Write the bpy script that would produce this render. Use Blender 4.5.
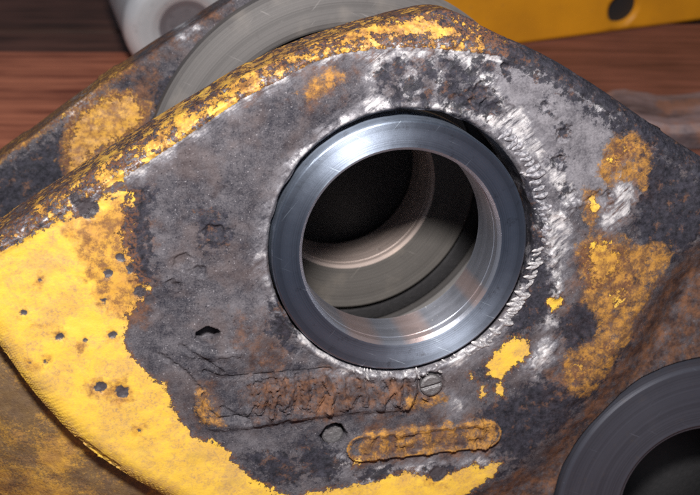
import bpy, bmesh, math, random
import numpy as np
from mathutils import Vector, Matrix

for o in list(bpy.data.objects):
    bpy.data.objects.remove(o)
scene = bpy.context.scene
col = scene.collection
rng = random.Random(7)

# ------------------------------------------------------------------ camera
MM = 0.001
PW, PH = 700.0, 495.0            # size of the photograph, for reading positions off it
FOCAL = 62.0
FPX = PW * FOCAL / 36.0
DIST = 480.0                     # mm from lens to the bushing along the view axis
PITCH = math.radians(35)
BORE_HEIGHT = 168.0              # mm, bushing centre above the bench

RIGHT = Vector((1, 0, 0))
FWD = Vector((0, math.cos(PITCH), -math.sin(PITCH)))
UP = Vector((0, math.sin(PITCH), math.cos(PITCH)))


def cam_to_world_dir(c):         # c: x right, y down, z forward
    return RIGHT * c[0] - UP * c[1] + FWD * c[2]


C_CAM = (DIST * 51.0 / FPX, 0.0, DIST)
CAM_POS = Vector((0, 0, BORE_HEIGHT)) - cam_to_world_dir(C_CAM)     # mm
AX = (-0.203, -0.297, 0.933)     # bore axis, pointing away from the lens
N = -cam_to_world_dir(AX).normalized()
U = (RIGHT - N * RIGHT.dot(N)).normalized()
V = N.cross(U)
ORG = Vector((0, 0, BORE_HEIGHT))

cam_data = bpy.data.cameras.new('camera')
cam = bpy.data.objects.new('camera', cam_data)
col.objects.link(cam)
cam.matrix_world = Matrix.Translation(CAM_POS * MM) @ Matrix((RIGHT, UP, -FWD)).transposed().to_4x4()
cam_data.lens = FOCAL
cam_data.sensor_width = 36.0
cam_data.clip_start = 0.01
cam_data.clip_end = 50.0
cam_data.dof.use_dof = True
cam_data.dof.focus_distance = DIST * MM
cam_data.dof.aperture_fstop = 15.0
scene.camera = cam

# ------------------------------------------------------------------ world and the camera's flash
world = bpy.data.worlds.new('World')
scene.world = world
world.use_nodes = True
bgn = world.node_tree.nodes['Background']
bgn.inputs[0].default_value = (0.70, 0.80, 1.0, 1)
bgn.inputs[1].default_value = 0.13

fl = bpy.data.lights.new('flash', 'AREA')
fl.shape = 'RECTANGLE'
fl.size = 0.075
fl.size_y = 0.045
fl.energy = 6.0
fl.color = (1.0, 0.97, 0.94)
flash = bpy.data.objects.new('flash', fl)
col.objects.link(flash)
flash.location = (CAM_POS + UP * 150 + RIGHT * 5) * MM
flash.rotation_euler = ((ORG + FWD * 120 + UP * 40) * MM - flash.location).to_track_quat('-Z', 'Y').to_euler()

scene.view_settings.view_transform = 'Standard'
scene.view_settings.look = 'None'
scene.view_settings.exposure = 0.0
scene.view_settings.gamma = 1.0
scene.cycles.max_bounces = 6
scene.cycles.use_denoising = False

# ------------------------------------------------------------------ reading positions
MAT_LINK = Matrix.Translation(ORG * MM) @ Matrix((U, V, N)).transposed().to_4x4()


def ray(px, py):
    return cam_to_world_dir(((px - PW / 2) / FPX, (py - PH / 2) / FPX, 1.0))


def uv(px, py, n=0.0):
    """photo position -> (u, v) in mm on the plane n mm in front of the plate face"""
    d = ray(px, py)
    t = (n - (CAM_POS - ORG).dot(N)) / d.dot(N)
    p = CAM_POS + d * t - ORG
    return (p.dot(U), p.dot(V))


def uvs(pts, n=0.0):
    return [uv(x, y, n) for x, y in pts]


DECK = 70.0                      # mm, top of the timber behind the link


def on_bench(px, py, z=70.0):
    d = ray(px, py)
    t = (z - CAM_POS.z) / d.z
    return CAM_POS + d * t


# ------------------------------------------------------------------ numpy helpers
def perlin(x, y, seed=0):
    xi = np.floor(x).astype(np.int64); yi = np.floor(y).astype(np.int64)
    xf = x - xi; yf = y - yi

    def grad(ix, iy):
        h = (ix * 374761393 + iy * 668265263 + seed * 1442695041) & 0xFFFFFFFF
        h = ((h ^ (h >> 13)) * 1274126177) & 0xFFFFFFFF
        a = ((h ^ (h >> 16)) & 0xFFFF) * (2 * math.pi / 65536.0)
        return np.cos(a), np.sin(a)
    sx = xf * xf * xf * (xf * (xf * 6 - 15) + 10)
    sy = yf * yf * yf * (yf * (yf * 6 - 15) + 10)
    g = grad(xi, yi); n00 = g[0] * xf + g[1] * yf
    g = grad(xi + 1, yi); n10 = g[0] * (xf - 1) + g[1] * yf
    g = grad(xi, yi + 1); n01 = g[0] * xf + g[1] * (yf - 1)
    g = grad(xi + 1, yi + 1); n11 = g[0] * (xf - 1) + g[1] * (yf - 1)
    a = n00 + sx * (n10 - n00); b = n01 + sx * (n11 - n01)
    return (a + sy * (b - a)) * 1.5


def fbm(x, y, size, octaves=3, seed=0):
    s = 0.0; amp = 1.0
    for k in range(octaves):
        s = s + amp * perlin(x / size + 13.7 * k, y / size - 7.1 * k, seed + k)
        size *= 0.5; amp *= 0.5
    return s


def sstep(a, b, x):
    t = np.clip((x - a) / (b - a), 0, 1)
    return t * t * (3 - 2 * t)


def poly_dist(x, y, pts, closed=True):
    d2 = np.full(x.shape, 1e12); inside = np.zeros(x.shape, bool)
    m = len(pts)
    for i in range(m if closed else m - 1):
        ax, ay = pts[i]; bx, by = pts[(i + 1) % m]
        ex, ey = bx - ax, by - ay
        L = ex * ex + ey * ey + 1e-12
        t = np.clip(((x - ax) * ex + (y - ay) * ey) / L, 0, 1)
        dx = x - ax - t * ex; dy = y - ay - t * ey
        np.minimum(d2, dx * dx + dy * dy, out=d2)
        if closed and ay != by:
            c = ((ay > y) != (by > y)) & (x < (bx - ax) * (y - ay) / (by - ay) + ax)
            inside ^= c
    return np.sqrt(d2), inside


def sdf(x, y, pts, reach=15.0):
    """signed distance, positive inside, cut off at -reach"""
    p = np.array(pts)
    out = np.full(x.shape, -reach)
    near = (x > p[:, 0].min() - reach) & (x < p[:, 0].max() + reach) & (y > p[:, 1].min() - reach) & (y < p[:, 1].max() + reach)
    d, ins = poly_dist(x[near], y[near], pts)
    out[near] = np.maximum(np.where(ins, d, -d), -reach)
    return out


def line_dist(x, y, pts, reach=15.0):
    p = np.array(pts)
    out = np.full(x.shape, reach)
    near = (x > p[:, 0].min() - reach) & (x < p[:, 0].max() + reach) & (y > p[:, 1].min() - reach) & (y < p[:, 1].max() + reach)
    out[near] = poly_dist(x[near], y[near], pts, False)[0]
    return out


def smooth_curve(pts, per=6, closed=False):
    """Catmull-Rom through the points"""
    out = []; m = len(pts)
    rngi = range(m if closed else m - 1)
    for i in rngi:
        g = lambda k: np.array(pts[k % m] if closed else pts[min(max(k, 0), m - 1)], float)
        p0, p1, p2, p3 = g(i - 1), g(i), g(i + 1), g(i + 2)
        for j in range(per):
            t = j / per
            q = 0.5 * (2 * p1 + (p2 - p0) * t + (2 * p0 - 5 * p1 + 4 * p2 - p3) * t * t + (3 * p1 - p0 - 3 * p2 + p3) * t ** 3)
            out.append((float(q[0]), float(q[1])))
    if not closed:
        out.append(tuple(map(float, pts[-1])))
    return out


# ------------------------------------------------------------------ object helpers
def tag(o, label=None, cat=None, group=None, kind=None):
    for k, v in (('label', label), ('category', cat), ('group', group), ('kind', kind)):
        if v:
            o[k] = v
    return o


def link_obj(name, me, mat, parent=None):
    o = bpy.data.objects.new(name, me)
    if mat:
        me.materials.append(mat)
    col.objects.link(o)
    if parent is not None:
        o.parent = parent
    return o


def np_mesh(name, verts, quads, smooth=True, attrs=None):
    me = bpy.data.meshes.new(name)
    nv, nq = len(verts), len(quads)
    me.vertices.add(nv)
    me.vertices.foreach_set('co', np.ascontiguousarray(verts, np.float32).ravel())
    me.loops.add(nq * 4); me.polygons.add(nq)
    me.polygons.foreach_set('loop_start', np.arange(0, nq * 4, 4, dtype=np.int32))
    me.loops.foreach_set('vertex_index', np.ascontiguousarray(quads, np.int32).ravel())
    me.update(calc_edges=True)
    me.polygons.foreach_set('use_smooth', np.full(nq, smooth))
    for k, a in (attrs or {}).items():
        at = me.attributes.new(k, 'FLOAT', 'POINT')
        at.data.foreach_set('value', np.ascontiguousarray(a, np.float32))
    me.validate()
    return me


def sheet(name, inside, height, res, box, depth, rows=10, attrs=None, wall_noise=0.12):
    """A solid plate: its face is a fine relief over (u, v), its edges are drawn back by `depth` mm.
    inside(x, y): signed distance in mm, positive in the plate."""
    x0, x1, y0, y1 = box
    gx = np.arange(x0, x1 + res, res); gy = np.arange(y0, y1 + res, res)
    X, Y = np.meshgrid(gx, gy); W = X.shape[1]
    x = X.ravel().copy(); y = Y.ravel().copy()
    s = inside(x, y)
    ok = (s > 0).reshape(X.shape)
    cell = ok[:-1, :-1] & ok[1:, :-1] & ok[:-1, 1:] & ok[1:, 1:]
    jj, ii = np.nonzero(cell)
    a = jj * W + ii
    quads = np.stack([a, a + 1, a + W + 1, a + W], 1)
    used = np.unique(quads)
    remap = np.full(x.size, -1, np.int64); remap[used] = np.arange(used.size)
    quads = remap[quads]; x = x[used]; y = y[used]
    # boundary half-edges
    e = np.concatenate([quads[:, [0, 1]], quads[:, [1, 2]], quads[:, [2, 3]], quads[:, [3, 0]]])
    key = e[:, 0] * x.size + e[:, 1]; rev = e[:, 1] * x.size + e[:, 0]
    border = e[~np.isin(key, rev)]
    bv = np.unique(border)
    def project():
        eps = 0.05
        bx, by = x[bv], y[bv]
        sd = inside(bx, by)
        g1 = (inside(bx + eps, by) - inside(bx - eps, by)); g2 = (inside(bx, by + eps) - inside(bx, by - eps))
        L = np.hypot(g1, g2) + 1e-9
        st = np.clip(sd, -2 * res, 2 * res)
        x[bv] = bx - st * g1 / L; y[bv] = by - st * g2 / L
    project(); project()
    # even out the border and the few rows beside it
    sn = s[used]
    isb = np.zeros(x.size, bool); isb[bv] = True
    near = (sn < 8.5 * res) & ~isb
    ei = e[near[e[:, 0]]]
    cnt = np.bincount(ei[:, 0], minlength=x.size).clip(1)
    cb = np.bincount(border[:, 0], minlength=x.size) + np.bincount(border[:, 1], minlength=x.size)
    for it in range(90):
        sx_ = np.bincount(border[:, 0], x[border[:, 1]], x.size) + np.bincount(border[:, 1], x[border[:, 0]], x.size)
        sy_ = np.bincount(border[:, 0], y[border[:, 1]], x.size) + np.bincount(border[:, 1], y[border[:, 0]], x.size)
        x[bv] = 0.5 * x[bv] + 0.5 * sx_[bv] / cb[bv]; y[bv] = 0.5 * y[bv] + 0.5 * sy_[bv] / cb[bv]
        if it % 3 == 2:
            project()
        ax_ = np.bincount(ei[:, 0], x[ei[:, 1]], x.size) / cnt; ay_ = np.bincount(ei[:, 0], y[ei[:, 1]], x.size) / cnt
        x[near] = ax_[near]; y[near] = ay_[near]
    project()
    z = height(x, y)
    verts = np.stack([x, y, z], 1)
    # walls
    bi = np.full(x.size, -1, np.int64); bi[bv] = np.arange(bv.size)
    allv = [verts]; allq = [quads]; base = x.size
    prev = bv.copy()
    nb = bv.size
    at = {k: f(x, y) for k, f in (attrs or {}).items()}
    at_ext = {k: [v] for k, v in at.items()}
    zb = z[bv]
    eps = 0.05
    bx, by = x[bv], y[bv]
    g1 = (inside(bx + eps, by) - inside(bx - eps, by)); g2 = (inside(bx, by + eps) - inside(bx, by - eps))
    L = np.hypot(g1, g2) + 1e-9
    for r in range(1, rows + 1):
        f = r / rows
        zz = zb + (-depth - zb) * f
        wn = wall_noise * fbm(bx + by * 0.7, zz + by * 0.3, 6.0, 3, 91) * min(1, r)
        nvx = bx + wn * g1 / L; nvy = by + wn * g2 / L
        allv.append(np.stack([nvx, nvy, zz], 1))
        cur = base + (r - 1) * nb
        top = prev if r == 1 else (base + (r - 2) * nb)
        A = border[:, 0]; B = border[:, 1]
        if r == 1:
            ta, tb = A, B
        else:
            ta, tb = top + bi[A], top + bi[B]
        allq.append(np.stack([tb, ta, cur + bi[A], cur + bi[B]], 1))
        for k in at_ext:
            at_ext[k].append(at[k][bv])
    verts = np.concatenate(allv) * MM
    quads = np.concatenate(allq)
    return np_mesh(name, verts, quads, True, {k: np.concatenate(v) for k, v in at_ext.items()})


def lathe(name, prof, seg=160, closed=True, wob=0.0, a0=0.0, a1=2 * math.pi):
    """prof: list of (r, n) in mm turned about the n axis; sharp corners are doubled for clean shading"""
    m = len(prof); full = abs(a1 - a0 - 2 * math.pi) < 1e-6
    ang = np.linspace(a0, a1, seg, endpoint=not full)
    v = np.array([(r * math.cos(t), r * math.sin(t), n) for t in ang for r, n in prof]) * MM
    q = []
    for i in range(seg if full else seg - 1):
        i2 = (i + 1) % seg
        for j in range(m if closed else m - 1):
            j2 = (j + 1) % m
            q.append((i * m + j, i2 * m + j, i2 * m + j2, i * m + j2))
    me = np_mesh(name, v, np.array(q), True)
    return me


def edge_split(o, ang=35):
    md = o.modifiers.new('EdgeSplit', 'EDGE_SPLIT'); md.split_angle = math.radians(ang)


# ------------------------------------------------------------------ node helpers
class NT:
    def __init__(self, name):
        self.mat = bpy.data.materials.new(name); self.mat.use_nodes = True
        self.t = self.mat.node_tree; self.n = self.t.nodes
        self.bsdf = self.n['Principled BSDF']
        tc = self.n.new('ShaderNodeTexCoord')
        self.obj = self.vm('SCALE', tc.outputs['Object'], scale=1000.0)

    def set(self, sock, v):
        if isinstance(v, bpy.types.NodeSocket):
            self.t.links.new(v, sock)
        elif isinstance(v, (tuple, list)):
            sock.default_value = (*v, 1.0) if len(v) == 3 and sock.type == 'RGBA' else v
        else:
            sock.default_value = v

    def vm(self, op, a, b=None, scale=None):
        n = self.n.new('ShaderNodeVectorMath'); n.operation = op
        self.set(n.inputs[0], a)
        if b is not None:
            self.set(n.inputs[1], b)
        if scale is not None:
            self.set(n.inputs['Scale'], scale)
        return n.outputs[0]

    def m(self, op, a, b=None, c=None, clamp=False):
        n = self.n.new('ShaderNodeMath'); n.operation = op; n.use_clamp = clamp
        self.set(n.inputs[0], a)
        if b is not None:
            self.set(n.inputs[1], b)
        if c is not None:
            self.set(n.inputs[2], c)
        return n.outputs[0]

    def noise(self, size, detail=4, rough=0.55, vec=None, dist=0.0, off=(0, 0, 0)):
        n = self.n.new('ShaderNodeTexNoise')
        v = vec or self.obj
        if off != (0, 0, 0):
            v = self.vm('ADD', v, off)
        self.set(n.inputs['Vector'], v)
        n.inputs['Scale'].default_value = 1.0 / size
        n.inputs['Detail'].default_value = detail
        n.inputs['Roughness'].default_value = rough
        n.inputs['Distortion'].default_value = dist
        return n.outputs['Fac']

    def step(self, x, a, b, lo=0.0, hi=1.0):
        n = self.n.new('ShaderNodeMapRange'); n.interpolation_type = 'SMOOTHSTEP'
        self.set(n.inputs['Value'], x)
        n.inputs['From Min'].default_value = a; n.inputs['From Max'].default_value = b
        n.inputs['To Min'].default_value = lo; n.inputs['To Max'].default_value = hi
        return n.outputs[0]

    def mix(self, f, a, b, mode='MIX'):
        n = self.n.new('ShaderNodeMix'); n.data_type = 'RGBA'; n.blend_type = mode
        self.set(n.inputs[0], f); self.set(n.inputs[6], a); self.set(n.inputs[7], b)
        return n.outputs[2]

    def mixf(self, f, a, b):
        n = self.n.new('ShaderNodeMix'); n.data_type = 'FLOAT'
        self.set(n.inputs[0], f); self.set(n.inputs[2], a); self.set(n.inputs[3], b)
        return n.outputs[0]

    def attr(self, name):
        n = self.n.new('ShaderNodeAttribute'); n.attribute_name = name
        return n.outputs['Fac']

    def mask(self, attr, amp, size, w, detail=6, rough=0.65, off=(0, 0, 0)):
        nz = self.noise(size, detail, rough, off=off)
        s = self.m('MULTIPLY_ADD', self.m('SUBTRACT', nz, 0.5), 2 * amp, self.attr(attr))
        return self.step(s, -w, w), s

    def bump(self, h, dist, strength=1.0, normal=None):
        n = self.n.new('ShaderNodeBump')
        self.set(n.inputs['Height'], h); n.inputs['Distance'].default_value = dist * MM
        n.inputs['Strength'].default_value = strength
        if normal is not None:
            self.set(n.inputs['Normal'], normal)
        return n.outputs[0]

    def out(self, color, rough=0.6, metal=0.0, normal=None, spec=None):
        self.set(self.bsdf.inputs['Base Color'], color)
        self.set(self.bsdf.inputs['Roughness'], rough)
        self.set(self.bsdf.inputs['Metallic'], metal)
        if spec is not None:
            self.set(self.bsdf.inputs['Specular IOR Level'], spec)
        if normal is not None:
            self.set(self.bsdf.inputs['Normal'], normal)
        return self.mat


YELLOW = (0.75, 0.465, 0.055)


def grey_steel(t, dark=(0.016, 0.016, 0.024), light=(0.124, 0.114, 0.125)):
    huge = t.noise(36, 3, 0.5, off=(70, 8, 1))
    big = t.noise(11, 6, 0.65, off=(3, 8, 1))
    mid = t.noise(2.6, 6, 0.7, off=(40, 2, 5))
    fine = t.noise(0.6, 3, 0.65, off=(9, 70, 3))
    v = t.m('ADD', t.m('ADD', t.m('MULTIPLY', huge, 0.35), t.m('MULTIPLY', big, 0.40)), t.m('ADD', t.m('MULTIPLY', mid, 0.35), t.m('MULTIPLY', fine, 0.40)))
    c = t.mix(t.step(v, 0.56, 0.95), dark, light)
    c = t.mix(t.m('MULTIPLY', t.step(t.noise(20, 5, 0.6, off=(0, 33, 12)), 0.48, 0.66), 0.45), c, (0.115, 0.085, 0.080))
    spk = t.step(t.noise(0.9, 2, 0.5, off=(5, 5, 99)), 0.66, 0.74)
    c = t.mix(t.m('MULTIPLY', spk, 0.35), c, (0.48, 0.45, 0.48))
    pit = t.step(t.noise(1.5, 4, 0.6, off=(77, 5, 9)), 0.37, 0.30)
    c = t.mix(t.m('MULTIPLY', pit, 0.85), c, (0.016, 0.015, 0.020))
    return c, v


def plate_material():
    t = NT('worn_painted_steel')
    c, v = grey_steel(t)
    # brownish stain
    mr, _ = t.mask('rust', 20.0, 9.0, 6.0)
    rn = t.noise(5.0, 9, 0.78, off=(4, 4, 4))
    c = t.mix(t.m('MULTIPLY', mr, t.step(rn, 0.34, 0.58)), c, t.mix(t.step(t.noise(7, 9, 0.78, off=(9, 9, 1)), 0.36, 0.68), (0.036, 0.023, 0.023), (0.195, 0.092, 0.050)))
    # smooth bare grey patch
    ms, _ = t.mask('smooth', 5.0, 5.0, 0.5)
    c = t.mix(ms, c, t.mix(t.step(t.m('ADD', t.m('MULTIPLY', t.noise(9, 6, 0.7, off=(6, 6, 1)), 0.6), t.m('MULTIPLY', t.noise(1.0, 4, 0.7), 0.4)), 0.36, 0.64), (0.085, 0.080, 0.092), (0.215, 0.203, 0.222)))
    # bright ground metal
    mw, sw = t.mask('white', 9.0, 6.0, 1.6, 8, 0.70, off=(20, 3, 0))
    rot = t.n.new('ShaderNodeVectorRotate'); rot.rotation_type = 'Z_AXIS'
    t.set(rot.inputs['Vector'], t.obj); rot.inputs['Angle'].default_value = math.radians(-38)
    strk = t.noise(1.5, 6, 0.7, vec=t.vm('MULTIPLY', rot.outputs[0], (0.16, 1.0, 1.0)), off=(5, 5, 0))
    wv = t.m('ADD', t.m('MULTIPLY', t.noise(7, 5, 0.6, off=(2, 2, 2)), 0.45), t.m('MULTIPLY', strk, 0.55))
    wcol = t.mix(t.m('MULTIPLY', t.step(wv, 0.38, 0.60), t.step(sw, -0.5, 3.4)), (0.16, 0.154, 0.175), (0.66, 0.63, 0.635))
    haze = t.m('MULTIPLY', t.step(sw, -6.0, 1.5), t.step(strk, 0.36, 0.62))
    c = t.mix(t.m('MULTIPLY', haze, 0.42), c, (0.25, 0.24, 0.265))
    mw = t.m('MULTIPLY', mw, t.step(strk, 0.32, 0.47))
    c = t.mix(mw, c, wcol)
    # burnt, blued steel; on the rear plate, shadow put into the colour
    md, _ = t.mask('dark', 16.0, 3.6, 1.8, 9, 0.75, off=(0, 30, 7))
    dcol = t.mix(t.step(t.noise(2.6, 9, 0.8, off=(1, 2, 3)), 0.32, 0.70), (0.004, 0.005, 0.008), (0.046, 0.044, 0.060))
    dcol = t.mix(t.m('MULTIPLY', t.step(t.noise(6, 9, 0.78, off=(50, 2, 3)), 0.54, 0.66), 0.8), dcol, (0.15, 0.075, 0.045))
    c = t.mix(t.m('MULTIPLY', md, 0.92), c, dcol)
    # thin ochre remains of paint and rust
    mo, _ = t.mask('ochre', 9.0, 6.0, 1.4, 9, 0.74, off=(60, 3, 7))
    on = t.noise(4.0, 9, 0.8, off=(33, 3, 7))
    c = t.mix(t.m('MULTIPLY', mo, t.step(on, 0.37, 0.55)), c, t.mix(t.step(t.noise(5, 9, 0.8, off=(3, 37, 7)), 0.40, 0.60), (0.13, 0.068, 0.036), (0.42, 0.205, 0.045)))
    # yellow paint, chipped at its edge, stippled with dirt
    mp, sp = t.mask('paint', 6.0, 5.0, 0.22, 9, 0.72, off=(11, 0, 40))
    mworn, _ = t.mask('worn', 12.0, 7.0, 3.0, off=(3, 90, 4))
    chipv = t.m('ADD', t.noise(2.2, 8, 0.75, off=(31, 17, 2)), t.m('MULTIPLY', t.step(sp, 0.0, 6.0), 0.30))
    chipv = t.m('SUBTRACT', chipv, t.m('MULTIPLY', mworn, 0.21))
    chips = t.step(chipv, 0.40, 0.44)
    mp = t.m('MULTIPLY', mp, chips)
    dirt = t.noise(13, 7, 0.68, off=(8, 1, 60))
    fine = t.noise(1.1, 7, 0.78, off=(2, 61, 4))
    ycol = t.mix(t.step(dirt, 0.40, 0.62), YELLOW, (0.64, 0.375, 0.075))
    ycol = t.mix(t.m('MULTIPLY', t.step(fine, 0.45, 0.64), t.m('MULTIPLY_ADD', t.step(dirt, 0.38, 0.62), 0.60, 0.16)), ycol, (0.33, 0.205, 0.115))
    ycol = t.mix(t.m('MULTIPLY', t.step(t.noise(24, 6, 0.65, off=(81, 3, 0)), 0.50, 0.66), 0.42), ycol, (0.37, 0.235, 0.105))
    wearn = t.noise(5.5, 9, 0.8, off=(5, 9, 5))
    ycol = t.mix(t.m('MULTIPLY', mworn, 0.62), ycol, (0.46, 0.205, 0.035))
    ycol = t.mix(t.m('MULTIPLY', mworn, t.step(wearn, 0.42, 0.60)), ycol, t.mix(t.noise(2.5, 6, 0.7), (0.075, 0.045, 0.032), (0.34, 0.15, 0.04)))
    c = t.mix(mp, c, ycol)
    # rusty outline of the paint film
    edge = t.m('MULTIPLY', t.step(sp, -2.2, -0.2), t.m('SUBTRACT', 1.0, mp))
    c = t.mix(t.m('MULTIPLY', edge, t.step(t.noise(1.2, 4, 0.6), 0.42, 0.6)), c, (0.13, 0.06, 0.035))
    # pits through the paint
    mpit, _ = t.mask('pit', 2.0, 2.2, 0.35, 8, 0.7)
    c = t.mix(mpit, c, t.mix(t.noise(0.9, 3, 0.6), (0.025, 0.022, 0.028), (0.09, 0.075, 0.08)))
    rough = t.mixf(mp, t.mixf(mw, 0.66, 0.42), 0.48)
    h = t.m('ADD', t.m('MULTIPLY', t.noise(0.9, 5, 0.7, off=(6, 6, 6)), t.mixf(mp, 0.26, 0.14)), t.m('MULTIPLY', mp, 0.32))
    h = t.m('ADD', h, t.m('MULTIPLY', t.noise(3.0, 4, 0.6, off=(1, 60, 6)), 0.12))
    nrm = t.bump(h, 1.0, 0.85)
    return t.out(c, rough, t.m('MULTIPLY', mw, 0.25), nrm, t.mixf(t.m('MAXIMUM', mp, mw), 0.16, 0.40))


def rim_like(name, yellow=0.5, grime=0.5, scale=1.0, dark=(0.045, 0.04, 0.045)):
    """painted steel with grime and rust, no drawn masks"""
    t = NT(name)
    c, v = grey_steel(t, dark, (0.17, 0.15, 0.165))
    n1 = t.noise(11 * scale, 7, 0.68, off=(4, 1, 77))
    mp = t.step(n1, 0.62 - 0.34 * yellow, 0.66 - 0.34 * yellow)
    ycol = t.mix(t.step(t.noise(6 * scale, 5, 0.65, off=(8, 0, 1)), 0.35, 0.68), (0.62, 0.335, 0.055), (0.38, 0.20, 0.065))
    c = t.mix(mp, c, ycol)
    g = t.step(t.m('ADD', t.m('MULTIPLY', t.noise(17 * scale, 4, 0.55, off=(0, 5, 3)), 0.6), t.m('MULTIPLY', t.noise(1.1, 5, 0.72, off=(3, 3, 3)), 0.4)), 0.62 - 0.3 * grime, 0.78 - 0.3 * grime)
    c = t.mix(t.m('MULTIPLY', g, 0.85), c, t.mix(t.noise(1.5, 4, 0.6), (0.045, 0.035, 0.03), (0.16, 0.11, 0.075)))
    h = t.m('ADD', t.m('MULTIPLY', t.noise(1.0, 5, 0.7), 0.4), t.m('MULTIPLY', mp, 0.15))
    return t.out(c, 0.6, 0.0, t.bump(h, 1.0, 0.8), 0.4)


def machined(name, colr=(0.42, 0.45, 0.52), rough=0.30, aniso=0.75, streak=0.5, metal=1.0, blotch=0.25, copper=False):
    """freshly turned steel: fine circular tool marks about the local n axis"""
    t = NT(name)
    sep = t.n.new('ShaderNodeSeparateXYZ'); t.set(sep.inputs[0], t.obj)
    r = t.m('SQRT', t.m('ADD', t.m('MULTIPLY', sep.outputs[0], sep.outputs[0]), t.m('MULTIPLY', sep.outputs[1], sep.outputs[1])))
    cmb = t.n.new('ShaderNodeCombineXYZ'); t.set(cmb.inputs[0], r); t.set(cmb.inputs[1], sep.outputs[2])
    lines = t.noise(0.45, 3, 0.6, vec=cmb.outputs[0])
    lines2 = t.noise(2.5, 2, 0.5, vec=cmb.outputs[0], off=(4, 9, 0))
    sm = t.noise(16, 3, 0.5)
    f = t.m('ADD', t.m('MULTIPLY', lines, 0.55), t.m('MULTIPLY', lines2, 0.45))
    c = t.mix(t.m('MULTIPLY', t.step(f, 0.35, 0.65), streak), tuple(x * 0.62 for x in colr), colr)
    c = t.mix(t.m('MULTIPLY', t.step(sm, 0.5, 0.75), blotch), c, tuple(1.35 * q for q in (colr[0] * 1.05, colr[1], colr[2] * 0.92)))
    if copper:
        # coppery bands along the bore
        rad = t.vm('NORMALIZE', t.vm('MULTIPLY', t.obj, (1, 1, 0)))
        for deg, wid in ((-78, 0.004), (-112, 0.006), (-35, 0.002)):
            dn = t.n.new('ShaderNodeVectorMath'); dn.operation = 'DOT_PRODUCT'
            t.set(dn.inputs[0], rad); dn.inputs[1].default_value = (math.cos(math.radians(deg)), math.sin(math.radians(deg)), 0)
            c = t.mix(t.m('MULTIPLY', t.step(dn.outputs['Value'], 1 - wid * 5, 1 - wid * 0.1), 0.6), c, (0.66, 0.46, 0.40))
    # nicks, grease and handling marks
    gr = t.step(t.noise(6, 8, 0.75, off=(30, 4, 8)), 0.56, 0.70)
    c = t.mix(t.m('MULTIPLY', gr, 0.15 if copper else 0.5), c, (0.07, 0.06, 0.06))
    for ang, thr in ((25, 0.735), (-50, 0.75)):
        ro = t.n.new('ShaderNodeVectorRotate'); ro.rotation_type = 'Z_AXIS'
        t.set(ro.inputs['Vector'], t.obj); ro.inputs['Angle'].default_value = math.radians(ang)
        sc = t.step(t.noise(0.8, 2, 0.5, vec=t.vm('MULTIPLY', ro.outputs[0], (0.035, 1.0, 0.3)), off=(ang, 3, 0)), thr - 0.03, thr + 0.02)
        c = t.mix(t.m('MULTIPLY', sc, 0.6), c, tuple(min(1, 2.0 * q) for q in colr))
    nick = t.step(t.noise(0.7, 2, 0.5, off=(90, 4, 8)), 0.74, 0.79)
    c = t.mix(t.m('MULTIPLY', nick, 0.5), c, tuple(min(1, 1.8 * q) for q in colr))
    tg = t.n.new('ShaderNodeTangent'); tg.direction_type = 'RADIAL'; tg.axis = 'Z'
    t.set(t.bsdf.inputs['Tangent'], tg.outputs[0])
    t.bsdf.inputs['Anisotropic'].default_value = aniso
    t.bsdf.inputs['Anisotropic Rotation'].default_value = 0.25
    rg = t.m('ADD', t.m('MULTIPLY', t.noise(7, 4, 0.6, off=(1, 1, 50)), 0.12), rough - 0.06)
    return t.out(c, rg, metal, t.bump(t.m('ADD', lines, t.m('MULTIPLY', t.noise(2.5, 6, 0.7), 0.5)), 0.09, 0.7))


# =================================================================== the worn link arm
M_PLATE = plate_material()

FP_T = 27.0      # plate thickness
BORE_R, BORE_C = 54.5, (1.3, 0.9)

ridge_px = [(-90, 300), (-40, 272), (0, 249), (50, 219), (100, 188), (145, 160), (200, 124), (240, 97), (280, 77), (315, 59), (350, 50),
            (400, 45), (450, 47), (490, 52), (518, 57), (551, 73), (588, 96), (620, 117), (656, 144), (700, 175), (760, 222), (830, 285)]
sil_px = [(-90, 268), (-40, 240), (0, 215), (50, 182), (90, 157), (130, 131), (165, 109), (210, 82), (250, 58), (300, 37), (350, 20),
          (395, 8), (430, 2), (455, 10), (480, 24), (516, 40), (548, 57), (588, 82), (620, 104), (660, 131), (700, 157), (760, 200), (840, 262)]
low_px = [(840, 640), (500, 660), (320, 600), (230, 530), (190, 510), (155, 491), (115, 468), (80, 443), (50, 413), (25, 383), (0, 348), (-25, 315), (-60, 300), (-90, 300)]
RIDGE = smooth_curve(uvs(ridge_px), 4)
TOP = smooth_curve(uvs(sil_px, -FP_T), 4)
LOW = smooth_curve(uvs(low_px, -6.0), 8)
LOW_EDGE = smooth_curve(uvs(low_px[3:], -6.0), 16)
OUTLINE = TOP + LOW
PAD = smooth_curve(uvs([(230, 540), (300, 520), (400, 512), (455, 498), (487, 482), (520, 455), (552, 424), (590, 385), (622, 340), (650, 300), (675, 262), (705, 232), (760, 205), (840, 190)]), 14)
BOSS_C = uv(698, 504, -4.0); BOSS_R = 68.0; BOSS_HOLE = 36.5


def front_inside(x, y):
    s = sdf(x, y, OUTLINE, 400)
    s = np.minimum(s, np.hypot(x - BORE_C[0], y - BORE_C[1]) - BORE_R
                   + 0.35 * np.sin(np.arctan2(y, x) * 23) * (np.sin(np.arctan2(y, x) * 5 + 1) > 0.2))
    s = np.minimum(s, np.hypot(x - BOSS_C[0], y - BOSS_C[1]) - (BOSS_R + 0.7))
    return s


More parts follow.
